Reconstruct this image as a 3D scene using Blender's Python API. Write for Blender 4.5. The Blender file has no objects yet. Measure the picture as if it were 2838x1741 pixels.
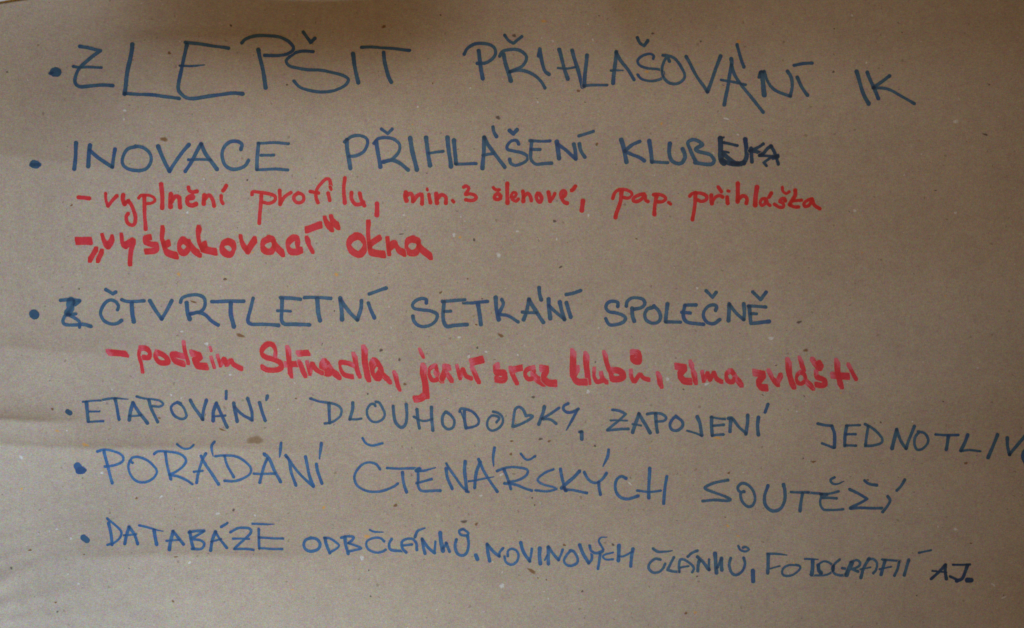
import bpy, math, random
import numpy as np

# ---------------------------------------------------------------- camera, world, lamps, exposure
S = 0.00016                       # metres per photo pixel (the sheet section is about 45 cm wide)
PW, PH = 2838.0, 1741.0
D = 0.63 * PW * S / 0.45408       # camera height above the sheet
scene = bpy.context.scene
scene.unit_settings.system = 'METRIC'
cam = bpy.data.cameras.new("camera")
cam.sensor_width = 36.0
cam.lens = 36.0 * D / (PW * S)
cam.clip_start = 0.01
cam.clip_end = 50.0
cam.dof.use_dof = True
cam.dof.focus_distance = D - 0.030
cam.dof.aperture_fstop = 9.5
camo = bpy.data.objects.new("camera", cam)
camo.location = (0, 0, D)
scene.collection.objects.link(camo)
scene.camera = camo

world = bpy.data.worlds.new("World")
scene.world = world
world.use_nodes = True
bg = world.node_tree.nodes["Background"]
bg.inputs["Color"].default_value = (1.0, 0.62, 0.37, 1)
bg.inputs["Strength"].default_value = 0.005

def area(name, loc, target, size, size_y, power, color):
    l = bpy.data.lights.new(name, 'AREA')
    l.shape = 'RECTANGLE'; l.size = size; l.size_y = size_y
    l.energy = power; l.color = color
    o = bpy.data.objects.new(name, l)
    o.location = loc
    from mathutils import Vector
    o.rotation_euler = (Vector(target) - Vector(loc)).to_track_quat('-Z', 'Y').to_euler()
    scene.collection.objects.link(o)
    return o
# the cool light of a window low on the left
key = area("window_light", (-0.004, -0.459, 0.52), (-0.383, 0.15, 0.0), 0.27, 0.27, 2.0, (0.625, 0.79, 0.97))
key.data.spread = 1.854
# added weak warm fill above the sheet, fading towards the corners
area("warm_fill", (-0.02, 0.12, 0.69), (-0.02, 0.12, 0.0), 0.16, 0.16, 1.12, (1.0, 0.53, 0.09))
# added bluish fill that brightens the lower left corner
area("side_light", (-0.44, -0.27, 0.27), (-0.2, -0.1, 0.0), 0.16, 0.16, 0.95, (0.28, 0.52, 0.95))

scene.view_settings.view_transform = 'Standard'
scene.view_settings.look = 'None'
scene.view_settings.exposure = 0.0
scene.view_settings.gamma = 1.0

# ---------------------------------------------------------------- the shape of the sheet (photo pixels, height in pixels too)
def ss(a, b, x):
    t = np.clip((x - a) / (b - a), 0, 1)
    return t * t * (3 - 2 * t)

_r = np.random.RandomState(7)
WAV = []
for i in range(16):
    lam = _r.uniform(420, 1300)
    ang = _r.normal(math.pi / 2, 0.45)
    WAV.append((2 * math.pi / lam * math.cos(ang), 2 * math.pi / lam * math.sin(ang), _r.uniform(0, 6.28), lam * 0.0030))
# slope of the roll along the top edge, integrated to a height
_y = np.arange(-400, 2200, 4.0)
_s = np.interp(_y, [-400, -150, 0, 40, 75, 110, 150, 200, 310, 520, 900, 1400], [.80, .76, .66, .62, .56, .46, .31, .16, .02, -.035, -.02, 0])
ROLL_Y = _y; ROLL_H = np.cumsum(_s) * 4.0; ROLL_H -= ROLL_H[-1]
def height(x, y):
    x = np.asarray(x, float); y = np.asarray(y, float)
    h = np.zeros_like(x + y)
    for kx, ky, ph, a in WAV:
        h += a * np.sin(kx * x + ky * y + ph)
    # the roll along the top edge: the sheet bends down and away from the window there
    A = ss(-60, 620, x) * (1 - 0.66 * ss(1020, 1520, x) - 0.1 * ss(1700, 2600, x))
    yy = y - 14 * np.sin(x / 330.0 - 0.6) - 30 * np.exp(-((x - 980) / 330.0) ** 2)
    h += A * (np.interp(yy, ROLL_Y, ROLL_H) + 66)
    # crease running under the roll
    cl = ss(260, 420, x) * (1 - ss(640, 860, x))
    yc = 99 - (x - 280) * 0.025
    h += 3 * cl / (1 + np.exp(-(y - yc) / 8.0))
    # sharp cross creases near the left edge
    def saw(yl, amp, up, dn, f):
        dd = y - yl
        return 2.9 * amp * f * np.where(dd < 0, np.exp(dd / up), np.exp(-dd / dn))
    h += saw(1163 + 6 * np.sin(x / 90.0), 6.5, 38, 110, 1 - ss(60, 330, x))
    h += saw(1233 + 0.022 * x + 5 * np.sin(x / 130.0), 7.0, 60, 170, 0.35 * (1 - ss(700, 1000, x)) + 0.65 * (1 - ss(250, 900, x)))
    h += saw(1543 + 4 * np.sin(x / 110.0), 4.6, 70, 110, ss(90, 300, x) * (1 - ss(650, 1000, x)))
    h += saw(960 + 0.05 * x + 8 * np.sin(x / 120.0), 3.5, 70, 140, 1 - ss(150, 520, x))
    h += saw(430 + 0.10 * x, 3.0, 90, 140, 1 - ss(100, 480, x))
    # puckers in the lower left corner
    f = np.exp(-np.clip(x + 40, 0, None) / 95.0)
    d = y - (1612 - 0.42 * x)
    h += 10.0 * f * np.exp(-(d / 26.0) ** 2)
    for k, (yy, sl, am, sg) in enumerate([(1500, -.25, 2.2, 24), (1680, -.2, 3.0, 20), (1722, -.1, 2.5, 16), (1440, -.2, 1.6, 30), (1555, -.35, 1.4, 16)]):
        h += 1.6 * am * np.exp(-np.clip(x + 40, 0, None) / (150.0 + 20 * k)) * np.exp(-((y - yy - sl * x) / sg) ** 2)
    # slopes shaped to put shade on the right part, at top and bottom
    sp = lambda v, w: np.where(v > 30 * w, v, w * np.log1p(np.exp(np.clip(v / w, -30, 30))))
    h -= 0.11 * sp(190 - np.clip(y, -120, None), 30) / (1 + np.exp(-(x - 1722 - 0.25 * y) / 20.0))
    h += 0.10 * sp(np.clip(y, None, 1900) - 1560, 40) / (1 + np.exp(-(x - 1868) / 30.0))
    h += 14 * ss(1700, 2300, x) * ss(150, 900, y) 
    # lower right corner tilted from the key light, shaped to darken it
    u = np.clip((x - 2450) / 400.0, 0, 1.6); v = np.clip((y - 1350) / 400.0, 0, 1.6)
    h += 26 * u * u * v * v
    # the top left corner lies on the table
    h -= (h + 58) * np.exp(-(np.clip(x + 40, 0, None) / 300.0) ** 2 - (np.clip(y + 10, 0, None) / 250.0) ** 2)
    h = -58 + sp(h + 58, 1.5)
    return h

# sheet grid: columns follow x, rows run from the torn top edge to the bottom
GX = np.arange(-260, 3360.1, 6.0)
NY = 330
def top_edge(x):
    return np.where(x < 0, 8.3 - 0.15 * x, 8.3 - 150 * (1 - np.exp(-x / 950.0)))
GV = np.linspace(0, 1, NY)
BOT = 2080.0
gx = np.repeat(GX[:, None], NY, 1)
te = top_edge(GX)[:, None]
gy = te + (BOT - te) * GV[None, :]
gh = height(gx, gy)
NX = len(GX)

def sheet_h(x, y):
    """height on the triangulated sheet mesh at photo pixel (x, y)"""
    fi = np.clip((x - GX[0]) / 6.0, 0, NX - 1.001)
    i = fi.astype(int); a = fi - i
    t0 = top_edge(GX[i]); t1 = top_edge(GX[i + 1])
    tt = t0 * (1 - a) + t1 * a
    fj = np.clip((y - tt) / (BOT - tt) * (NY - 1), 0, NY - 1.001)
    j = fj.astype(int); b = fj - j
    h00 = gh[i, j]; h10 = gh[i + 1, j]; h01 = gh[i, j + 1]; h11 = gh[i + 1, j + 1]
    # diagonal from (0,0) to (1,1)
    return np.where(a >= b, h00 + a * (h10 - h00) + b * (h11 - h10), h00 + b * (h01 - h00) + a * (h11 - h01))

Z0 = 0.012
def to_world(x, y, h, lift=0.0):
    z = Z0 + h * S + lift
    k = (D - z) / (D)             # a point traced in the photo keeps its place when it lies higher
    k = k / ((D - Z0) / D)
    return np.stack([(x - PW / 2) * S * k, (PH / 2 - y) * S * k, z], -1)
camo.location.z = D + Z0 

def normal_at(x, y):
    e = 4.0
    hx = (height(x + e, y) - height(x - e, y)) / (2 * e)
    hy = (height(x, y + e) - height(x, y - e)) / (2 * e)
    n = np.stack([-hx, hy, np.ones_like(hx)], -1)
    return n / np.linalg.norm(n, axis=-1, keepdims=True)

# ---------------------------------------------------------------- materials
def new_mat(name):
    m = bpy.data.materials.new(name); m.use_nodes = True
    nt = m.node_tree; nt.nodes.clear()
    out = nt.nodes.new('ShaderNodeOutputMaterial')
    b = nt.nodes.new('ShaderNodeBsdfPrincipled')
    nt.links.new(b.outputs[0], out.inputs[0])
    return m, nt, b

class NT:
    def __init__(s, nt): s.nt = nt
    def n(s, t, **k):
        o = s.nt.nodes.new(t)
        for a, v in k.items(): setattr(o, a, v)
        return o
    def link(s, a, b): s.nt.links.new(a, b)
    def put(s, sock, v):
        if isinstance(v, bpy.types.NodeSocket): s.link(v, sock)
        elif isinstance(v, (tuple, list)) and len(v) == 3 and sock.type == 'RGBA': sock.default_value = (*v, 1)
        else: sock.default_value = v
    def math(s, op, a, b=0.0, c=None, clamp=False):
        o = s.n('ShaderNodeMath', operation=op); o.use_clamp = clamp
        s.put(o.inputs[0], a); s.put(o.inputs[1], b)
        if c is not None: s.put(o.inputs[2], c)
        return o.outputs[0]
    def vmath(s, op, a, b):
        o = s.n('ShaderNodeVectorMath', operation=op)
        s.put(o.inputs[0], a)
        if op == 'SCALE': s.put(o.inputs[3], b)
        else: s.put(o.inputs[1], b)
        return o.outputs[0]
    def noise(s, vec, scale, detail=2.0, rough=0.5, color=False, dist=0.0):
        o = s.n('ShaderNodeTexNoise'); s.link(vec, o.inputs['Vector'])
        o.inputs['Scale'].default_value = scale; o.inputs['Detail'].default_value = detail
        o.inputs['Roughness'].default_value = rough; o.inputs['Distortion'].default_value = dist
        return o.outputs[1 if color else 0]
    def mix(s, f, a, b, blend='MIX'):
        o = s.n('ShaderNodeMix', data_type='RGBA', blend_type=blend)
        s.put(o.inputs[0], f); s.put(o.inputs[6], a); s.put(o.inputs[7], b)
        return o.outputs[2]
    def ramp(s, f, lo, hi):
        o = s.n('ShaderNodeMapRange'); s.put(o.inputs[0], f)
        s.put(o.inputs[1], lo); s.put(o.inputs[2], hi)
        o.clamp = True; o.interpolation_type = 'SMOOTHSTEP'
        return o.outputs[0]

# kraft paper as a node group, shared by the bare sheet and by the inked fibres
kg = bpy.data.node_groups.new("kraft_fibres", 'ShaderNodeTree')
kg.interface.new_socket("Color", in_out='OUTPUT', socket_type='NodeSocketColor')
kg.interface.new_socket("Height", in_out='OUTPUT', socket_type='NodeSocketFloat')
kg.interface.new_socket("Grain", in_out='OUTPUT', socket_type='NodeSocketColor')
G = NT(kg)
gout = G.n('NodeGroupOutput')
at = G.n('ShaderNodeAttribute', attribute_name='sheet_co')
co = at.outputs['Vector']                         # photo pixels / 100
base = (0.422, 0.329, 0.232)
# cloudy pulp
c1 = G.noise(co, 0.55, 3.0, 0.55)
c2 = G.noise(co, 2.6, 3.0, 0.6)
c3 = G.noise(co, 9.0, 2.0, 0.6)
v = G.math('ADD', G.math('MULTIPLY', G.math('SUBTRACT', c1, 0.5), 0.20), 1.0)
v = G.math('ADD', v, G.math('MULTIPLY', G.math('SUBTRACT', c2, 0.5), 0.24))
v = G.math('ADD', v, G.math('MULTIPLY', G.math('SUBTRACT', c3, 0.5), 0.20))
# long thin fibres: noise stretched along two directions
for rot, sc, amp in ((1.1, (9.0, 60.0, 1.0), 0.16), (0.35, (5.0, 38.0, 1.0), 0.12), (-0.6, (34.0, 6.0, 1.0), 0.10), (0.05, (3.0, 30.0, 1.0), 0.10)):
    mp = G.n('ShaderNodeMapping'); G.link(co, mp.inputs[0])
    mp.inputs['Rotation'].default_value = (0, 0, rot); mp.inputs['Scale'].default_value = sc
    f = G.noise(mp.outputs[0], 1.0, 2.0, 0.5)
    v = G.math('ADD', v, G.math('MULTIPLY', G.math('SUBTRACT', f, 0.5), amp))
# coloured grain of recycled fibres
g1 = G.noise(co, 17.0, 1.0, 0.5, color=True)
g2 = G.noise(co, 36.0, 1.0, 0.6, color=True)
g3 = G.noise(co, 8.5, 2.0, 0.6, color=True)
gv = G.vmath('SCALE', G.vmath('SUBTRACT', g1, (0.5, 0.5, 0.5)), 0.55)
gv = G.vmath('ADD', gv, G.vmath('SCALE', G.vmath('SUBTRACT', g2, (0.5, 0.5, 0.5)), 1.25))
gv = G.vmath('ADD', gv, G.vmath('SCALE', G.vmath('SUBTRACT', g3, (0.5, 0.5, 0.5)), 0.30))
gv = G.vmath('MULTIPLY', gv, (0.75, 0.75, 1.15))
grain = G.vmath('ADD', gv, (1.0, 1.0, 1.0))
col = G.vmath('SCALE', G.vmath('MULTIPLY', grain, base), v)
# tiny embedded flecks
def flecks(scale, thr, r, colr, amt, seedoff):
    global col
    mp = G.n('ShaderNodeMapping'); G.link(co, mp.inputs[0]); mp.inputs['Location'].default_value = (seedoff, seedoff * 2, 0)
    dn = G.noise(mp.outputs[0], 14.0, 1.0, 0.5, color=True)
    wv = G.vmath('ADD', mp.outputs[0], G.vmath('SCALE', G.vmath('SUBTRACT', dn, (0.5, 0.5, 0.5)), 0.10))
    vo = G.n('ShaderNodeTexVoronoi', feature='F1'); G.link(wv, vo.inputs['Vector'])
    vo.voronoi_dimensions = '2D'
    vo.inputs['Scale'].default_value = scale
    sp = G.n('ShaderNodeSeparateColor'); G.link(vo.outputs['Color'], sp.inputs[0])
    on = G.math('GREATER_THAN', sp.outputs[0], thr)
    rr = G.math('MULTIPLY', G.math('ADD', G.math('MULTIPLY', sp.outputs[1], 0.8), 0.35), r * scale)
    ins = G.math('SUBTRACT', 1.0, G.ramp(vo.outputs['Distance'], G.math('MULTIPLY', rr, 0.55), rr))
    f = G.math('MULTIPLY', G.math('MULTIPLY', on, ins), amt)
    col = G.mix(f, col, colr)
flecks(1.6, 0.66, 0.040, (0.20, 0.13, 0.075), 0.5, 3.1)
flecks(2.3, 0.82, 0.022, (0.10, 0.08, 0.06), 0.55, 7.7)
flecks(1.9, 0.80, 0.022, (0.66, 0.62, 0.55), 0.5, 12.3)
flecks(1.3, 0.72, 0.040, (0.60, 0.38, 0.16), 0.38, 17.9)
flecks(5.0, 0.55, 0.022, (0.27, 0.18, 0.11), 0.38, 23.9)
flecks(4.2, 0.72, 0.018, (0.60, 0.54, 0.45), 0.35, 31.9)
G.link(col, gout.inputs[0])
hh = G.math('ADD', G.math('MULTIPLY', c3, 0.5), G.math('MULTIPLY', G.noise(co, 20.0, 2.0, 0.6), 0.35))
G.link(hh, gout.inputs[1]); G.link(grain, gout.inputs[2])

def paper_bump(N, grp, b, strength=0.22):
    bu = N.n('ShaderNodeBump'); bu.inputs['Strength'].default_value = strength
    bu.inputs['Distance'].default_value = 0.00022
    N.link(grp.outputs[1], bu.inputs['Height'])
    N.link(bu.outputs[0], b.inputs['Normal'])

mat_paper, nt, b = new_mat("brown_kraft_paper"); N = NT(nt)
g = N.n('ShaderNodeGroup'); g.node_tree = kg
N.link(g.outputs[0], b.inputs['Base Color'])
b.inputs['Roughness'].default_value = 0.80
b.inputs['Specular IOR Level'].default_value = 0.25
paper_bump(N, g, b)

def ink_material(name, thin, mid, thick, hue2, streak=0.0, rough=0.6):
    m, nt, b = new_mat(name); N = NT(nt)
    g = N.n('ShaderNodeGroup'); g.node_tree = kg
    co = N.n('ShaderNodeAttribute', attribute_name='sheet_co').outputs['Vector']
    den = N.n('ShaderNodeAttribute', attribute_name='ink_density').outputs['Fac']
    dst = N.n('ShaderNodeAttribute', attribute_name='ink_depth').outputs['Fac']
    suv = N.n('ShaderNodeAttribute', attribute_name='ink_run').outputs['Vector']
    # flow along the stroke plus slow change of hue over the sheet
    n1 = N.noise(co, 1.7, 2.0, 0.6)
    n2 = N.noise(co, 7.0, 2.0, 0.6)
    n3 = N.noise(co, 30.0, 2.0, 0.7)
    n4 = N.noise(co, 1.1, 1.0, 0.5)
    st = N.noise(suv, 1.0, 2.0, 0.6)
    d = N.math('ADD', den, N.math('MULTIPLY', N.math('SUBTRACT', n1, 0.5), 0.55))
    d = N.math('ADD', d, N.math('MULTIPLY', N.math('SUBTRACT', n2, 0.5), 0.55))
    d = N.math('ADD', d, N.math('MULTIPLY', N.math('SUBTRACT', n3, 0.5), 0.35))
    d = N.math('ADD', d, N.math('MULTIPLY', N.math('SUBTRACT', st, 0.5), streak))
    # a little darker rim where the ink pooled
    rim = N.math('SUBTRACT', 1.0, N.ramp(dst, 0.5, 3.5))
    d = N.math('ADD', d, N.math('MULTIPLY', rim, 0.10))
    c = N.mix(N.ramp(d, 0.0, 0.55), thin, mid)
    c = N.mix(N.ramp(d, 0.5, 1.35), c, thick)
    c = N.mix(N.math('MULTIPLY', N.ramp(n4, 0.5, 0.68), 0.55), c, hue2)
    c = N.mix(1.0, c, N.mix(0.75, (1, 1, 1), g.outputs[2]), 'MULTIPLY')
    edge = N.math('ADD', dst, N.math('MULTIPLY', N.math('SUBTRACT', n3, 0.5), 2.6))
    cov = N.ramp(edge, -1.3, 1.1)
    c = N.mix(cov, g.outputs[0], c)
    N.link(c, b.inputs['Base Color'])
    b.inputs['Roughness'].default_value = rough
    b.inputs['Specular IOR Level'].default_value = 0.25
    paper_bump(N, g, b)
    return m
INK = {
 'b': ink_material("blue_marker_ink", (0.090, 0.170, 0.250), (0.048, 0.104, 0.158), (0.018, 0.040, 0.075), (0.035, 0.078, 0.20), 0.3),
 'l': ink_material("bright_blue_marker_ink", (0.100, 0.205, 0.33), (0.042, 0.112, 0.225), (0.016, 0.045, 0.11), (0.038, 0.13, 0.26), 0.25),
 'n': ink_material("dark_blue_marker_ink", (0.050, 0.095, 0.15), (0.028, 0.056, 0.095), (0.015, 0.030, 0.056), (0.020, 0.040, 0.12), 0.2),
 'r': ink_material("red_marker_ink", (0.60, 0.055, 0.070), (0.55, 0.030, 0.026), (0.46, 0.020, 0.016), (0.56, 0.034, 0.048), 0.4),
 'p': ink_material("streaky_red_marker_ink", (0.63, 0.12, 0.15), (0.57, 0.034, 0.038), (0.49, 0.022, 0.020), (0.58, 0.040, 0.054), 1.0),
}
COLWORD = {'b': 'blue', 'l': 'bright blue', 'n': 'dark blue', 'r': 'red', 'p': 'streaky red'}

def flat_mat(name, colr, rough=0.8, var=0.25):
    m, nt, b = new_mat(name); N = NT(nt)
    tc = N.n('ShaderNodeTexCoord').outputs['Object']
    n = N.noise(tc, 900.0, 3.0, 0.6)
    N.link(N.mix(N.ramp(n, 0.3, 0.7), tuple(c * (1 - var) for c in colr), tuple(min(1, c * (1 + var)) for c in colr)), b.inputs['Base Color'])
    b.inputs['Roughness'].default_value = rough
    return m

def fleck_mat(name, colr, edge):
    m, nt, b = new_mat(name); N = NT(nt)
    g = N.n('ShaderNodeGroup'); g.node_tree = kg
    co = N.n('ShaderNodeAttribute', attribute_name='sheet_co').outputs['Vector']
    dn = N.n('ShaderNodeAttribute', attribute_name='ink_density').outputs['Fac']
    n = N.noise(co, 22.0, 2.0, 0.6)
    f = N.ramp(N.math('ADD', dn, N.math('MULTIPLY', N.math('SUBTRACT', n, 0.5), 0.5)), 0.05, edge)
    c = N.mix(f, g.outputs[0], N.mix(n, tuple(x * 0.6 for x in colr), tuple(min(1, x * 1.4) for x in colr)))
    N.link(c, b.inputs['Base Color'])
    b.inputs['Roughness'].default_value = 0.8
    b.inputs['Specular IOR Level'].default_value = 0.25
    paper_bump(N, g, b)
    return m

# ---------------------------------------------------------------- helpers for objects
def link(o, parent=None):
    scene.collection.objects.link(o)
    if parent: o.parent = parent
    return o
def add_attr(me, name, typ, data):
    a = me.attributes.new(name, typ, 'POINT')
    a.data.foreach_set('vector' if typ == 'FLOAT_VECTOR' else 'value', np.asarray(data, np.float32).ravel())

sheet = bpy.data.objects.new("paper_sheet", None)
sheet.empty_display_size = 0.05
link(sheet)
sheet["label"] = "large sheet of brown kraft paper covered in blue and red Czech handwriting"
sheet["category"] = "paper sheet"

# bare paper
P = to_world(gx.ravel(), gy.ravel(), gh.ravel())
idx = np.arange(NX * NY).reshape(NX, NY)
a_ = idx[:-1, :-1].ravel(); b_ = idx[1:, :-1].ravel(); c_ = idx[1:, 1:].ravel(); d_ = idx[:-1, 1:].ravel()
tris = np.concatenate([np.stack([a_, c_, b_], 1), np.stack([a_, d_, c_], 1)])
nv0 = len(P)
# thickness: a coarse underside is enough, the rim joins it
def ring():
    return np.concatenate([idx[:, 0], idx[-1, 1:], idx[::-1, -1][1:], idx[0, ::-1][1:-1]])
rg = ring()
RP = P[rg] - np.array([0, 0, 0.00022])
st = 12
ui = np.unique(np.append(np.arange(0, NX, st), NX - 1)); uj = np.unique(np.append(np.arange(0, NY, st), NY - 1))
allv = np.concatenate([P, RP])
m_ = len(rg)
r0 = rg; r1 = np.roll(rg, -1); s0 = nv0 + np.arange(m_); s1 = nv0 + np.roll(np.arange(m_), -1)
tris = np.concatenate([tris, np.stack([r0, r1, s1], 1), np.stack([r0, s1, s0], 1)])
me = bpy.data.meshes.new("paper")
me.from_pydata(allv.tolist(), [], tris.tolist())
sc_ = np.concatenate([np.stack([gx.ravel(), gy.ravel(), 0 * gx.ravel()], 1) / 100.0, np.stack([gx.ravel()[rg], gy.ravel()[rg], 0 * rg + 3.0], 1) / 100.0])
add_attr(me, 'sheet_co', 'FLOAT_VECTOR', sc_)
me.materials.append(mat_paper)
me.polygons.foreach_set('use_smooth', [True] * len(me.polygons))
me.update()
link(bpy.data.objects.new("kraft_paper", me), sheet)

# table under it
zt = Z0 + (-58 - 2.0) * S
mat_table, nt, b = new_mat("pale_laminate"); N = NT(nt)
tc = N.n('ShaderNodeTexCoord').outputs['Object']
n1 = N.noise(tc, 40.0, 4.0, 0.6); n2 = N.noise(tc, 1400.0, 2.0, 0.6)
N.link(N.mix(n1, (0.60, 0.59, 0.56), (0.70, 0.69, 0.66)), b.inputs['Base Color'])
b.inputs['Roughness'].default_value = 0.55
bu = N.n('ShaderNodeBump'); bu.inputs['Strength'].default_value = 0.15; bu.inputs['Distance'].default_value = 0.0002
N.link(n2, bu.inputs['Height']); N.link(bu.outputs[0], b.inputs['Normal'])
me = bpy.data.meshes.new("tabletop")
hx, hy, r = 0.62, 0.42, 0.012
vs, fs = [], []
prof = [(0.0, 0.0)] + [(r * math.sin(t), -r * (1 - math.cos(t))) for t in (0.4, 0.8, 1.2, math.pi / 2)] + [(r, -0.024)]
for (o, z) in prof:
    for sx, sy in ((-1, -1), (1, -1), (1, 1), (-1, 1)):
        vs.append((sx * (hx + o), sy * (hy + o), zt + z))
fs.append((0, 1, 2, 3))
for k in range(len(prof) - 1):
    for q in range(4):
        i0 = k * 4 + q; i1 = k * 4 + (q + 1) % 4
        fs.append((i0, i0 + 4, i1 + 4, i1))
fs.append(tuple(len(vs) - 4 + q for q in (3, 2, 1, 0)))
me.from_pydata(vs, [], fs); me.materials.append(mat_table); me.update()
tb = link(bpy.data.objects.new("tabletop", me)); tb["kind"] = "structure"

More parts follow.
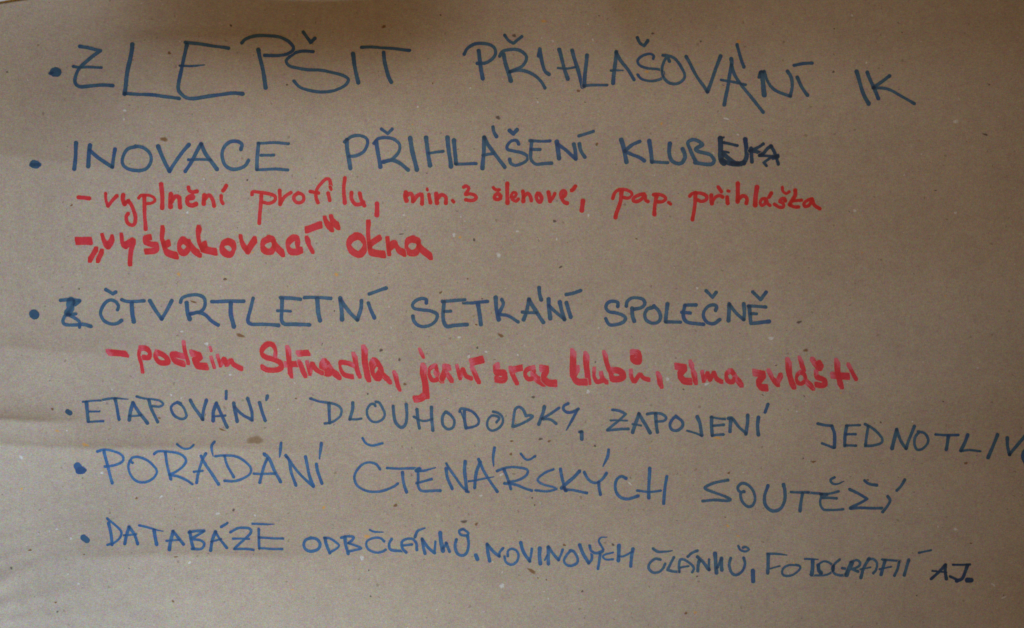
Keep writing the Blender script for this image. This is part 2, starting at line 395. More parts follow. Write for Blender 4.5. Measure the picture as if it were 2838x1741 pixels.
# ---------------------------------------------------------------- handwriting
STROKES = r'''
@0 0 2.464
W b bullet |round dark blue dot before the first heading
• 343,500 360,496 w20 ; 370,493 377,491 388,494 w57
W b word |ZLEPŠIT
Z 545,318 615,330 688,346* 600,410 545,465 515,525 512,565 540,590 590,592 690,580 770,586 w22 ; 500,453 545,462 610,458 692,462 w16
L 905,303 900,345 870,490 850,640* w27 ; 850,640 980,645 1100,655 1222,674 w21
E 1265,288 1370,302 1470,316 1560,330 w20 ; 1275,305 1262,370 1232,500 1217,600 1235,640 1270,668 1320,672 1400,662 1520,643 1600,637 1655,640 w23 ; 1228,450 1300,450 1398,445 w14 t1
P 1652,292 1680,265 1740,247 1820,243 1900,252 1965,280 2000,315 2000,345 1960,370 1900,378 1808,380 w20 ; 1765,342 1775,400 1800,500 1812,598 w25
Š 2072,218 2100,260 2120,292* 2150,262 w20 ; 2140,352 2080,348 2020,360 1975,390 1955,415 1970,445 2010,462 2100,475 2200,482 2300,502 2360,525 2378,548 2350,585 2280,620 2200,627 2120,620 2050,595 2005,553 w19
@900 0 2.464
I 192,368 200,430 215,500 228,565 w25
T 252,323 330,322 420,328 580,344 w18 ; 403,358 410,430 430,510 455,560 w24
W b word |PŘIHLAŠOVÁNÍ
P 953,370 975,330 1020,303 1080,297 1130,305 1160,330 1165,370 1140,405 1095,430 1042,434 w20 ; 1050,345 1060,420 1078,535 w25
Ř 1228,240 1255,275 1290,297* 1345,250 w18 ; 1195,385 1215,350 1270,338 1330,345 1372,375 1375,410 1345,455 1290,480 1265,490 w20 ; 1265,488 1320,480 1380,490 1440,520 1480,560 1505,602 w20 ; 1222,375 1240,450 1270,552 w26
I 1460,380 1468,335* 1480,400 1500,480 1530,508 w23
H 1602,340 1625,430 1660,540 w24 ; 1690,345 1720,450 1762,595 w24 ; 1592,465 1650,468 1712,460 w14
L 1790,378 1782,470 1770,588* w24 ; 1770,586 1840,582 1930,580 w17
@1600 0 4.1067
A 445,592 432,700 408,945 w40 ; 445,592 500,700 580,800 648,908 w35 ; 380,805 440,802 530,800 w24 t1
Š 685,430 715,490 760,522* 800,465 w32 ; 862,668 868,635 830,612 770,625 710,660 685,700 710,745 790,775 860,785 930,792 975,815 980,860 945,900 860,925 780,915 720,890 685,850 w27
O 975,628 1040,635 1110,670 1180,760 1222,840 1215,900 1160,945 1090,955 1020,925 975,860 965,780 985,700 1020,650 1050,700 w30
V 1238,645 1300,760 1380,900 1480,1045* w34 ; 1480,1045 1530,920 1580,770 1630,640 w37
Á 1818,510 1845,600 1870,700 1895,765 w33 ; 1750,670 1755,740 1720,940 1675,1190 w38 ; 1755,740 1800,870 1900,1010 2000,1130 2115,1280 w34 ; 1635,910 1730,925 1820,945 1915,965 w26
@1838 0 2.464
N 668,498 682,560 690,650 w30 ; 655,530 663,492 690,488 w18 ; 690,490 715,560 770,620 868,657* w19 ; 868,655 880,590 875,530 850,488 w21
Í 915,530 945,590 985,650 w22 ; 892,446 950,436 1018,432 w19
W b word |IK
I 1320,490 1345,570 1375,660 1402,708 w25
K 1395,495 1425,570 1470,672 w23 ; 1545,520 1490,560 1435,600 w22 ; 1435,600 1500,603 1560,620 1640,665 1715,708 w18
@0 0 2.464
W b bullet |dark blue dot before the word INOVACE
• 230,1122 240,1124 248,1126 w54 ; 212,1126 268,1124 w24
W b word |INOVACE
I 520,978 515,1060 507,1155 w25
N 615,992 605,1060 602,1135 w26 ; 610,1025 680,1085 765,1140* w23 ; 765,1140 775,1080 785,1020 w23
O 930,1000 870,1020 838,1070 838,1120 875,1155 940,1165 1000,1150 1032,1100 1020,1045 975,1008 925,1000 w21
V 1080,1000 1110,1080 1158,1170* w25 ; 1158,1170 1220,1070 1290,988 w23
A 1372,982 1320,1080 1265,1170 w23 ; 1372,982 1410,1060 1480,1155 w25 ; 1285,1090 1440,1090 w16
C 1645,1020 1650,985 1620,967 1570,970 1530,1005 1515,1060 1530,1120 1570,1150 1620,1155 1670,1135 1695,1095 w22
E 1970,980 1860,975 1760,978* w17 ; 1765,978 1755,1070 1755,1155* w23 ; 1755,1160 1850,1155 1965,1160 w18 ; 1780,1062 1870,1058 w17
@900 0 2.464
W b word |PŘIHLÁŠENÍ
P 150,955 155,1040 175,1148 w26 ; 135,968 180,935 240,925 285,945 290,985 265,1035 215,1062 165,1068 w20
Ř 385,882 430,912* 462,880 w19 ; 335,978 370,945 430,942 480,955 512,990 505,1040 460,1085 400,1108 w20 ; 352,970 365,1060 380,1140 w26 ; 400,1105 460,1095 520,1120 570,1160 w24
I 582,942 600,1040 628,1158 w28
H 693,942 703,1040 720,1130 w27 ; 710,1045 810,1035 w16 ; 838,940 850,1050 862,1138 w27
L 883,960 890,1040 895,1118* w26 ; 895,1120 960,1120 1035,1118 w18
Á 1150,868 1155,900 1172,932 w22 ; 1090,940 1085,1040 1078,1150 w26 ; 1090,940 1130,1010 1230,1142 w24 ; 1080,1060 1150,1050 w18
Š 1262,890 1287,915* 1312,888 w23 ; 1325,985 1310,962 1275,962 1248,990 1250,1020 1300,1035 1350,1045 1385,1070 1370,1105 1310,1130 1270,1115 1262,1088 w20
E 1400,962 1470,965 1540,962 w18 ; 1412,962 1408,1040 1410,1090 1440,1120 1480,1120 1550,1115 w21 ; 1410,1020 1470,1023 w18
N 1585,970 1595,1030 1600,1080 w29 ; 1590,985 1650,1030 1715,1086* w22 ; 1715,1086 1710,1030 1700,985 w25
Í 1740,985 1750,1030 1775,1072 w23 ; 1735,930 1790,912 1835,896 w19
@1680 340 4.1067
W b word |KLUB
K 172,195 200,300 233,445 w46 ; 380,215 300,250 215,325 w38 ; 215,325 300,365 380,400 435,435 w36
L 490,210 510,320 520,445* w44 ; 520,450 600,450 700,455 w32
U 725,240 715,340 740,420 800,462 860,460 895,400 890,350 870,300 w42
@1850 340 6.16
B 480,660 430,560 380,440 345,350 370,310 440,290 530,320 600,380 520,420 480,455 520,490 620,520 720,545 780,600 800,650 760,705 650,715 560,700 470,680 w58
W n scribble |crossed out dark blue ending after the word KLUB
E 905,270 905,400 905,560 930,660 970,690 w90 ; 870,265 960,255 w34 ; 960,345 1080,365 1190,390 w50 ; 940,490 1045,508 w40 ; 930,640 1050,690 1180,710 1300,690 w80 ; 960,540 1050,620 1150,680 1210,690 w70 ; 1330,290 1345,420 1350,560 1320,660 1240,710 1100,690 w80
K 1430,440 1435,560 1440,670 w62 ; 1640,365 1550,420 1400,480 w52 ; 1400,480 1500,490 1580,520 1650,560 w62
A 1770,400 1700,450 1640,520 1570,560 w58 ; 1770,400 1830,520 1890,705 w58 ; 1890,560 1780,580 1740,610 1640,680* 1690,735 w48 ; 1890,580 1800,610 w56 ; 1580,560 1700,570 1850,590 w46
@180 470 4.1067
W r dash |short red dash before vyplnění profilu
- 155,315 215,320 275,330 w38
W r word |vyplnění
v 460,275 465,340 488,415* w30 ; 488,415 540,350 590,300 w37
y 660,290 658,340 680,392* w44 ; 680,385 720,355 w40 ; 715,360 750,390 780,470 800,550 790,620 750,630 710,600 695,540 715,505 w38
p 840,325 870,295 960,295 1010,320 1020,355 980,385 935,390 w29 ; 900,310 905,450 915,680 w39
l 1095,165 1105,300 1105,435 w44
n 1205,280 1200,350 1200,425 w46 ; 1205,370 1250,310 1300,320 1305,380 1310,430 w42
ě 1405,200 1415,235 1450,258 1500,250 w36 ; 1395,330 1450,325 1450,305 1410,310 1388,350 1405,395 1450,410 1490,395 w46
n 1585,290 1580,340 1580,390 w42 ; 1590,340 1640,290 1680,340 1695,415 w40
í 1778,300 1780,350 1797,388 w32 ; 1835,185 1820,215 1800,242 w40
@680 470 4.1067
W r word |profilu,
p 75,285 85,252 150,255 250,275 330,300 340,340 310,370 260,385 205,375 w34 ; 178,290 175,400 155,610 w38
r 390,240 395,320 395,395 w36 ; 395,390 450,310 515,262 w34
o 600,265 555,300 550,340 580,375 630,375 665,340 655,290 600,265 w34
f 968,185 958,120 920,108 870,150 820,210 800,270 805,330 825,375 w34 ; 735,250 830,265 w34
i 965,200 975,228 w32 ; 942,268 958,352 w34
l 1130,98 1120,200 1130,380 w38
u 1205,262 1205,330 1250,395 1310,395 1345,370 w37 ; 1300,270 1320,340 1355,412 w37
, 1497,390 1500,450 1498,515 w48 q
@1080 400 4.1067
W r word |min.
m 185,545 175,590 190,642 w42 ; 185,590 230,560 255,580 265,650 w38 ; 265,645 310,590 360,570 370,610 370,675 w40
i 428,505 430,520 w28 ; 445,572 450,610 462,662 w36
n 528,565 530,620 538,668 w42 ; 540,620 590,575 640,600 640,668 w40
. 715,640 730,655 w34
W r word |3
3 840,490 870,475 900,500 880,540 865,570 920,565 970,585 982,615 940,640 865,630 w34
W r word |členové,
č 1182,495 1210,520 1250,520 w28 ; 1262,590 1230,562 1195,590 1195,620 1230,630 1262,615 w36
l 1338,450 1340,560 1340,668 w42
e 1375,600 1420,600 1440,560 1410,545 1385,580 1400,630 1440,650 1465,625 w30
n 1515,535 1520,600 1520,650 w38 ; 1525,600 1570,560 1600,600 1610,642 w34
o 1685,560 1670,600 1690,650 1715,655 1727,610 1700,565 w38
v 1805,548 1815,600 1825,650* w38 ; 1825,650 1860,600 1880,560 w34
é 1960,600 1990,585 2000,550 1975,530 1950,560 1960,610 1990,660 2020,672 w40 ; 2115,475 2095,505 2072,525 w40
, 2200,645 2195,700 2188,755 w44
@1680 340 4.1067
W r word |pap.
p 75,860 100,800 150,765 220,765 280,790 290,830 250,860 200,855 w32 ; 175,790 160,900 120,1030 108,1080 w42
a 430,810 380,820 320,855 310,890 350,900 400,870 440,820 450,880 478,900 w34
p 540,820 600,820 660,840 678,870 640,898 590,900 w34 ; 572,840 555,950 548,1045 w40
. 712,908 735,928 w30
W r word |přihláška
p 950,835 980,805 1050,800 1120,820 1150,850 1130,885 1080,895 1045,880 w34 ; 1015,800 1010,950 980,1105 w38
ř 1275,732 1310,785 w37 ; 1195,830 1195,880 1205,920 w40 ; 1205,910 1240,850 1290,830 1325,848 w34
i 1385,775 1400,780 w28 ; 1378,848 1385,920 w39
h 1500,692 1500,800 1495,898 w42 ; 1500,880 1550,835 1590,845 1605,880 1595,920 w36
l 1715,735 1705,830 1697,940 w46
á 1880,805 1855,850 w40 ; 1805,865 1770,870 1750,910 1770,942 1810,920 1820,870 1840,920 1865,942 w32
š 2005,740 2012,780 2050,808 2085,785 w28 ; 2040,890 2030,868 2000,870 1978,900 2015,920 2015,958 1970,962 1915,930 w33
k 2150,768 2150,830 2120,880 2090,935 w37 ; 2090,935 2140,960 2190,962 w33 ; 2130,890 2220,885 w29
a 2345,872 2290,885 2250,920 2262,952 2310,940 2350,885 2370,940 2430,978 w34
@180 470 4.1067
N 5 22
W r dash |broad red dash before vyskakovací okna
- 142,812 283,815 w40
W r mark |opening low quotation marks in red
„ 352,910 285,1028 w38 o0,10 ; 418,936 372,1033 w38 o0,10
W r word |vyskakovací
v 425,762 455,835 488,868* w34 ; 488,868 525,820 542,778 w32
y 642,762 650,835 690,865 w32 ; 690,865 770,812 w28 ; 775,820 750,930 740,1070 w44 o2,8
s 968,772 915,785 908,822 985,850 1042,858 1050,895 1010,928 922,932 w28 o4,17
k 1112,670 1100,780 1122,850 w38 o4,14 ; 1185,835 1135,865 w30 ; 1122,865 1145,930 1185,955 1270,980 w38
a 1340,800 1300,850 1300,910 1350,950 1400,910 1405,850 1345,800 w38 o0,16 ; 1410,830 1430,870 1480,930 1532,962 w36
k 1525,670 1512,725 1530,830 1560,900 w34 o8,16 ; 1600,850 1545,885 w30 ; 1560,900 1620,920 1712,935 w38
o 1850,818 1790,850 1785,910 1830,955 1890,965 1925,905 1905,845 1850,818 w36 o-6,18
v 1998,775 2020,850 2075,925* w34 o4,20 ; 2075,925 2120,860 2165,800 w34 o4,20
@680 470 4.1067
a 270,785 205,825 195,895 240,935 300,925 330,850 315,800 265,785 w38 o0,16 ; 325,840 370,905 422,955 w38
c 590,855 598,800 550,775 495,815 482,870 510,930 570,940 630,915 w36 o4,18
í 708,795 715,850 755,920 w34 o12,22 ; 695,685 855,632 w34 o2,20
W r mark |closing high quotation marks in red
“ 908,575 925,615 980,665 w38 o8,26 ; 982,560 1005,605 1050,642 w38 o8,26
W r word |okna
o 1275,755 1200,790 1175,860 1215,930 1295,965 1355,900 1350,820 1305,765 1260,755 w42 o4,16
k 1400,600 1395,720 1415,880 w42 o1,4 ; 1530,775 1440,830 1410,865 w34 o6,12 ; 1415,870 1430,940 1575,965 w38
n 1618,795 1622,880 1635,950 w38 o2,14 ; 1640,885 1700,845 1740,910 1808,950 w36
a 1910,790 1845,820 1835,900 1880,950 1945,940 1975,870 1970,815 1900,790 w36 o0,18 ; 1970,850 2010,915 2108,990 w36
N 0 0
@50 770 4.1067
W b bullet |round blue dot before the crossed out letter
• 180,415 192,425 w105
W b scribble |heavily overwritten blue letter before the word ČTVRTLETNÍ
Z 485,255 600,250 700,260 w34 ; 600,265 590,310 600,350 570,400 w80 ; 640,275 590,370 530,440 512,500 545,532 640,540 740,530 830,552 w36 ; 695,270 650,305 w40 ; 560,420 655,410 w30 ; 590,430 660,470 700,500 700,560 w34
W b word |ČTVRTLETNÍ
Č 1000,135 1080,185* 1110,165 w34 ; 1130,365 1140,320 1110,270 1050,255 990,290 945,360 940,420 980,490 1050,525 1120,520 1175,485 w35
T 1180,252 1250,270 1430,265 w35 ; 1290,290 1300,400 1318,500 w44
V 1500,260 1560,370 1635,468* w39 ; 1635,468 1690,370 1750,265 w39
R 1850,280 1870,230 1950,198 2040,195 2110,225 2130,280 2110,350 2060,390 1960,410 w35 ; 1915,285 1930,400 1955,472 w43 ; 1960,410 2060,395 2140,430 2200,490 2275,540 w38
@600 770 4.1067
T -55,272 150,268 308,266 w37 ; 160,290 165,420 195,555 w45
L 418,235 390,340 355,480 390,525 500,530 705,540 w37
E 730,225 850,235 955,245 w37 ; 748,240 740,380 742,480 780,530 900,528 1060,538 w40 ; 695,378 840,380 w27
T 1000,228 1150,222 1300,238 w35 ; 1145,240 1155,380 1180,485 w45
N 1410,235 1420,350 1428,475 w45 ; 1415,250 1500,380 1605,478* w39 ; 1605,478 1640,360 1650,260 w40
Í 1730,288 1760,380 1795,458 w37 ; 1735,185 1830,150 1933,120 w34
@1100 770 4.1067
W b word |SETKÁNÍ
S 335,285 335,250 285,238 210,265 175,310 200,350 290,368 390,380 455,415 445,480 400,530 320,555 240,540 190,490 180,440 w35
E 518,268 640,262 775,250 w34 ; 535,280 525,400 535,500 570,555 660,540 800,535 w40 ; 540,385 615,378 w29
T 760,285 880,285 1033,270 w33 ; 925,300 940,420 955,530 w43
K 1125,228 1130,350 1160,476 w44 ; 1195,250 1210,300 1160,400 w37 ; 1160,420 1270,435 1378,503 w35
Á 1620,112 1625,190 1640,252 w38 ; 1505,250 1480,370 1440,478 w41 ; 1505,250 1560,350 1668,505 w41 ; 1425,390 1500,400 1590,400 w30
N 1728,242 1730,350 1745,463 w43 ; 1735,320 1820,400 1905,472* w36 ; 1905,475 1880,380 1855,280 w42
Í 1930,285 1950,360 1978,448 w41 ; 1925,190 2000,180 2095,145 w34
@1600 770 4.1067
W b word |SPOLEČNĚ
S 460,325 460,280 400,268 345,290 325,340 360,385 440,400 520,430 550,465 510,510 400,540 355,525 325,465 w35
P 560,325 570,270 620,230 690,228 750,250 770,300 730,340 650,355 w35 ; 625,350 630,430 648,492 w42
O 850,340 800,360 770,420 785,480 850,515 920,505 950,450 930,380 870,320 w36
L 1025,302 1015,400 1008,495* w42 ; 1010,503 1080,505 1173,505 w33
E 1230,310 1350,312 w34 ; 1225,315 1205,400 1215,470 1260,510 1350,520 1437,530 w38 ; 1190,395 1288,402 w34
Č 1465,150 1540,222* 1582,165 w35 ; 1575,370 1585,330 1545,310 1490,325 1445,380 1440,450 1480,510 1550,522 1622,475 w36
N 1730,300 1725,400 1720,488 w42 ; 1735,310 1810,400 1890,475* w35 ; 1895,475 1900,380 1895,300 w37
Ě 2000,160 2085,250* 2150,165 w35 ; 1945,325 2050,325 2148,332 w33 ; 1960,330 1965,430 1975,518* 2070,512 2183,500 w40 ; 1975,410 2043,412 w31
@50 770 4.1067
N 14 24
W p dash |slanted red dash before podzim
- 1028,850 1230,868 w28 o16,22
W p word |podzim
p 1392,800 1375,880 1400,980 1415,1062 w32 o2,10 ; 1390,800 1450,805 1500,850 1490,905 1430,905 w34 o4,12
o 1580,850 1562,905 1610,960 1680,970 1710,940 1650,880 1590,850 w36 o6,12
d 1885,740 1900,850 1935,965 w36 o2,8 ; 1880,895 1790,870 1748,890 1790,950 1880,978 w38 o6,14
z 1975,860 2075,890* 2000,950* 2040,1000 2145,1012 w32 o8,24
i 2184,794 2198,832 w26 o1,3 ; 2197,905 2230,1020 w30 o1,3
@600 770 4.1067
m 12,890 45,1000 w30 o0,4 ; 50,985 85,925 112,988 w36 o0,6 ; 115,985 168,942 195,990 280,1035 w36 o0,6
W p word |Stínadla,
S 665,890 670,820 640,765 580,760 520,810 510,860 560,905 660,935 730,970 740,1015 680,1050 580,1050 520,1015 w34 o3,12
t 818,810 825,950 842,1105 w32 ; 770,985 880,985 955,985 w30 o2,18
í 928,862 1040,858 w30 o10,18 ; 950,975 1000,1098 w38
n 1028,965 1065,1092 w34 o0,4 ; 1070,1070 1085,980 1130,1045 1205,1085 w36 o0,5
a 1232,962 1200,1020 1222,1075 1280,1075 1292,1010 1240,962 w38 ; 1290,1020 1330,1080 1385,1118 w42
d 1568,890 1590,1000 1620,1105 w34 ; 1575,1005 1490,970 1412,968 1410,1035 1450,1100 1550,1128 w26 o2,14
l 1682,810 1690,950 1720,1140 w44
a 1802,952 1765,1010 1775,1088 1830,1135 1872,1065 1852,995 1802,952 w38 ; 1870,1080 1910,1120 1965,1168 w38
, 2035,1100 2050,1180 2072,1252 w32
@1100 770 4.1067
W p word |jarní
j 268,833 288,882 w28 ; 308,1015 302,1090 320,1200 332,1330 w46 ; 335,1320 270,1370 205,1380 w32 o8,22
a 435,1000 378,1030 366,1090 402,1165 458,1155 455,1060 440,1000 w34 o0,5 ; 455,1100 500,1155 w48
r 545,1010 540,1080 510,1150 w40 o4,12 ; 560,1010 595,1025 w34 o4,16 ; 565,1080 612,1150 w40
n 682,1008 700,1080 722,1140 w34 o0,5 ; 728,1120 750,1045 785,1115 845,1145 w36 o0,5
í 842,965 975,928 w30 o8,26 ; 868,1045 890,1090 920,1165 w40
W p word |sraz
s 1148,1000 1115,1030 1135,1078 1215,1085 1238,1130 1200,1165 1130,1155 w40 o2,16
r 1308,1050 1322,1110 1352,1178 w38 ; 1320,1050 1415,1025 w30 o2,20
a 1555,1025 1482,1048 1460,1105 1505,1155 1552,1130 1558,1060 w34 o2,8 ; 1560,1120 1600,1160 1660,1190 w48
z 1640,1030 1715,1042* 1660,1140* 1720,1192 1805,1202 w34 o2,24
W p word |klubů,
k 2010,850 2005,960 2000,1060 2010,1130 w42 ; 2060,1035 2025,1100 2015,1140 2060,1185 2150,1190 w38 o2,18
l 2160,880 2155,1000 2180,1175 w38
u 2245,1042 2242,1120 2280,1182 2335,1172 w36 o0,5 ; 2322,1090 2345,1150 2390,1190 w38 o0,4
@1600 770 4.1067
b 315,868 335,960 365,1060 w34 ; 380,1055 470,1060 530,1110 480,1150 400,1150 385,1080 w46 o2,12
ů 640,860 690,870 705,925 680,950 635,915 650,890 w66 o2,8 ; 610,1060 615,1130 650,1180 712,1100 755,1140 812,1162 w36 o0,5
, 928,1112 945,1218 w38
W p word |zima
z 1122,1008 1232,1022* 1160,1110* 1210,1170 1288,1180 w32 o3,24
i 1300,972 1300,1012 w36 ; 1325,1078 1338,1180 w36
m 1422,1078 1440,1172 w36 o0,4 ; 1448,1160 1482,1085 1512,1160 1556,1085 1585,1150 1642,1182 w34 o0,6
a 1740,1055 1700,1095 1708,1165 1762,1190 1790,1120 1750,1055 w38 o0,5 ; 1800,1135 1820,1165 1855,1200 w46
@1800 850 4.1067
W p word |zvlášť
z 1190,748 1308,775* 1230,870* 1270,915 1335,925 w32 o3,24
v 1368,748 1410,830 1450,872* w38 ; 1450,872 1492,785 w42 o2,10
l 1580,625 1590,750 1632,895 w44
á 1718,600 1736,650 1748,700 w34 ; 1720,745 1680,785 1680,850 1720,880 1772,840 1765,775 1720,745 w34 o0,3 ; 1785,855 1852,912 w36
š 1865,622 1920,690 1948,655 w42 ; 1898,750 1905,800 1980,830 2005,870 1960,900 1905,890 w40 o2,10
ť 2138,630 2145,750 2175,895 w38 ; 2080,780 2260,795 w36 o2,20
' 2278,680 2338,805 w33
N 0 0
@150 1070 4.1067
W b bullet |small dark blue dot before the word ETAPOVÁNÍ
• 150,292 178,308 w54
W b word |ETAPOVÁNÍ
E 325,178 420,172 530,165 w18 ; 365,185 375,290 390,400* w36 ; 390,407 560,403 w20 ; 400,293 515,287 w18
T 540,158 690,140 845,150 w23 t1 ; 693,150 715,260 740,380 w33
A 895,190 870,290 853,388 w36 ; 895,190 960,290 1058,422 w35 ; 850,345 920,342 990,330 w20
P 940,122 1020,142 1120,150 1200,170 1240,210 1200,235 1120,228 w22 ; 1078,160 1110,270 1175,408 w31
O 1440,200 1400,185 1345,215 1330,260 1370,340 1450,375 1500,350 1495,300 1460,230 1400,185 w27
V 1550,160 1610,270 1690,380* w33 ; 1690,380 1700,280 1730,165 w33
Á 1957,62 1955,148 w27 ; 1845,198 1810,290 1810,395 w38 ; 1845,198 1900,320 1970,468 w33 ; 1800,345 1950,340 w20
N 2045,195 2060,290 2080,402 w36 ; 2050,240 2150,330 2250,390* w31 ; 2250,390 2250,290 2200,145 w33
Í 2335,188 2365,290 2403,393 w33 ; 2428,115 2410,170 w36 t1
@700 1070 4.1067
W b word |DLOUHODOBKY,
D 655,145 760,175 880,195 970,225 1010,270 1000,340 940,395 880,420 820,425 w25 ; 868,200 870,300 880,418 w33
L 1140,192 1140,270 1105,378* w33 ; 1110,380 1170,380 1238,370 w23
O 1395,225 1380,205 1340,210 1305,270 1310,340 1350,395 1410,410 1480,380 1505,320 1480,250 1440,190 1400,182 w25
U 1598,232 1610,330 1630,420 1690,473 1740,430 1758,330 1748,212 w33
H 1868,268 1880,370 1900,478 w33 ; 2035,242 2040,370 2050,503 w34 ; 1835,350 1900,390 1960,400 2050,375 w23
O 2190,300 2160,350 2165,440 2220,490 2280,470 2295,400 2250,330 2200,295 w29
@1250 1090 4.1067
D 150,205 155,300 170,398* w33 ; 100,210 115,175 180,185 250,220 310,290 310,350 250,385 170,400 w27 ; 105,200 140,290 w14
O 480,212 540,225 585,270 585,340 540,400 470,425 420,390 415,320 450,265 500,255 550,280 520,330 w25
B 700,380 710,290 730,190 770,158 820,190 850,258* 900,250 930,265 880,310 800,350 720,375 w29
K 1060,158 1045,230 1000,352 w36 ; 1228,166 1130,240 1040,285 w27 ; 1040,290 1130,300 1193,348 w27
Y 1335,117 1290,140 1280,180 1320,220 1380,215 1450,177 w29 ; 1440,190 1380,300 1312,422 w30 t1
, 1485,442 1490,522 w36 ; 1465,440 1490,435 w28
@1650 1070 4.1067
W b word |ZAPOJENÍ
Z 197,270 270,285 345,320* 260,400 137,500* w27 ; 137,503 250,495 378,490 w27 ; 175,393 360,393 w18
A 495,314 460,420 427,527 w36 ; 495,314 560,420 620,532 w36 ; 425,435 520,450 w20
P 592,318 660,308 750,320 805,360 780,395 690,405 w27 ; 685,320 690,420 708,523 w36
O 915,345 870,390 850,450 880,500 940,505 990,460 985,400 920,345 w31
J 1160,354 1195,440 1210,560* w36 ; 1210,565 1130,535 1045,508 w21
E 1315,355 1400,368 1475,375 w23 ; 1325,360 1325,460 1330,560* w38 ; 1330,568 1400,555 1458,550 w27 ; 1340,450 1463,443 w25
N 1545,380 1535,450 1530,518 w36 ; 1512,370 1560,370 1630,460 1715,540* w31 ; 1715,543 1730,430 1733,333 w35
Í 1855,362 1845,450 1858,553 w38 ; 1965,212 1930,298 w32
@2238 1100 4.1067
W b word |JEDNOTLIV, running off the right edge
J 120,305 200,325 280,330 w27 ; 280,335 308,420 305,575* w35 ; 300,580 240,560 165,530 w24
E 440,325 520,325 595,325 w21 ; 445,330 430,440 425,555* w34 ; 430,555 555,555 w25 ; 440,430 545,425 w25
D 655,310 720,345 800,410 850,480 830,530 740,558 660,558 w27 ; 690,330 675,450 660,550 w29
N 1015,372 990,470 965,588 w38 ; 1015,372 1060,500 1125,590* w31 ; 1125,590 1160,470 1218,338 w33
O 1270,400 1225,460 1220,540 1250,600 1310,590 1365,530 1370,470 1330,410 1260,395 w27
T 1460,430 1580,435 1715,437 w26 ; 1605,450 1595,520 1578,598 w35
L 1825,432 1790,520 1745,612* w35 ; 1750,618 1850,608 1965,618 w23
I 2165,432 2110,560 2058,692 w36
V 2275,472 2280,570 2300,655* w36 ; 2300,655 2380,560 2490,430 w35
C 2510,600 2472,640 2466,700 2500,760 w62
@150 1070 4.1067
W b bullet |large angular blue dot before the word POŘÁDÁNÍ
• 264,910 290,955 w84 ; 285,966 320,962 w80 ; 340,960 352,960 w34
W l word |POŘÁDÁNÍ
P 490,745 560,728 650,735 740,765 785,815 770,865 690,900 578,918 w27 ; 568,745 600,880 630,1000 662,1105 w33
O 890,875 870,850 890,815 960,810 1060,850 1140,920 1170,980 1130,1050 1030,1095 930,1080 870,1010 842,920 860,850 w27
Ř 1400,665 1450,705 1500,718 1545,705 1585,670 w23 ; 1137,775 1180,748 1280,745 1400,765 1480,810 1500,860 1460,920 1380,980 1310,1010 w27 ; 1262,765 1285,890 1325,1062 w31 ; 1310,1010 1400,1030 1500,1070 1570,1116 w27
Á 1825,635 1795,680 1795,740 1808,800 w30 t1 ; 1725,772 1680,850 1640,1000 1620,1102 w31 ; 1672,800 1710,870 1790,1000 1873,1118 w33 ; 1590,980 1690,965 w24
D 1835,803 1930,790 2050,800 2160,850 2235,930 2220,1010 2120,1065 2020,1085 1937,1082 w27 ; 1940,800 1970,900 2040,1038 w29
@700 1070 4.1067
Á 325,650 305,810 w34 t1 ; 165,830 120,940 82,1098 w31 ; 132,775 190,830 250,970 318,1092 w35 ; 10,1000 120,1000 250,1000 w25
N 375,790 415,850 440,980 490,1132 w33 ; 390,810 480,930 590,1060 690,1142* w29 ; 690,1142 650,1030 600,808 w35
Í 780,655 762,830 w35 t1 ; 725,888 740,980 790,1108 w33
W l word |ČTENÁŘSKÝCH
Č 1250,592 1290,650 1370,680 1475,652 w25 ; 1448,948 1400,890 1320,870 1240,900 1170,990 1160,1060 1200,1140 1290,1195 1390,1205 1500,1190 1600,1150 1650,1110 w27
T 1532,937 1700,940 1900,940 w27 ; 1705,988 1720,1100 1750,1208 w34
E 2085,932 1950,965 1870,965 w27 t-1 ; 1880,940 1885,1060 1890,1150 1940,1195 2138,1192 w30 ; 1865,1105 1950,1085 2040,1062 w25 ; 1868,962 1900,950 w48
N 2205,942 2220,1050 2270,1168 w34 ; 2205,882 2300,1030 2380,1140 2460,1208* w27 ; 2420,860 2415,980 2435,1195 w37
@1250 1090 4.1067
Á 492,625 480,720 487,830 w33 t1 ; 330,782 290,900 268,1075 w35 ; 315,752 390,920 528,1122 w31 ; 192,1003 320,985 490,950 w23 t1
Ř 792,690 840,745 890,755 960,718 w25 ; 522,885 600,858 700,840 800,850 870,880 850,940 760,990 650,1015 w27 ; 605,870 640,960 680,1088 w31 ; 610,1025 720,1040 820,1075 922,1108 w29
S 1168,865 1080,900 1000,960 990,1000 1060,1040 1160,1070 1198,1093* 1100,1115 962,1108 w25
K 1245,867 1265,960 1300,1108 w35 ; 1463,887 1380,970 1260,1080 w37 ; 1300,1100 1400,1105 1548,1138 w29 ; 1280,1080 1310,1108 w39
Ý 1795,642 1780,720 1730,835 w33 t1 ; 1515,902 1560,980 1640,1020 1720,980 1768,912 w31 ; 1680,1020 1685,1090 1700,1152 w33
C 1990,972 1940,948 1890,980 1870,1060 1890,1150 1950,1195 2030,1200 2130,1172 w33
H 2260,858 2255,1000 2250,1192 w37 ; 2122,1108 2240,1125 2390,1108 w25
@1650 1070 4.1067
H 815,1032 790,1160 780,1335 w34
W b word |SOUTĚŽÍ
S 1508,1072 1400,1090 1270,1140 1250,1170 1350,1210 1480,1260 1535,1290 1500,1305 1360,1300 1222,1308 w29
O 1695,1205 1640,1200 1625,1150 1670,1110 1740,1130 1800,1200 1820,1290 1790,1360 1730,1370 1670,1310 1655,1230 1690,1200 w29
U 1965,1138 1925,1250 1940,1360 2010,1420 2100,1400 2155,1310 2160,1200 2140,1122 w35
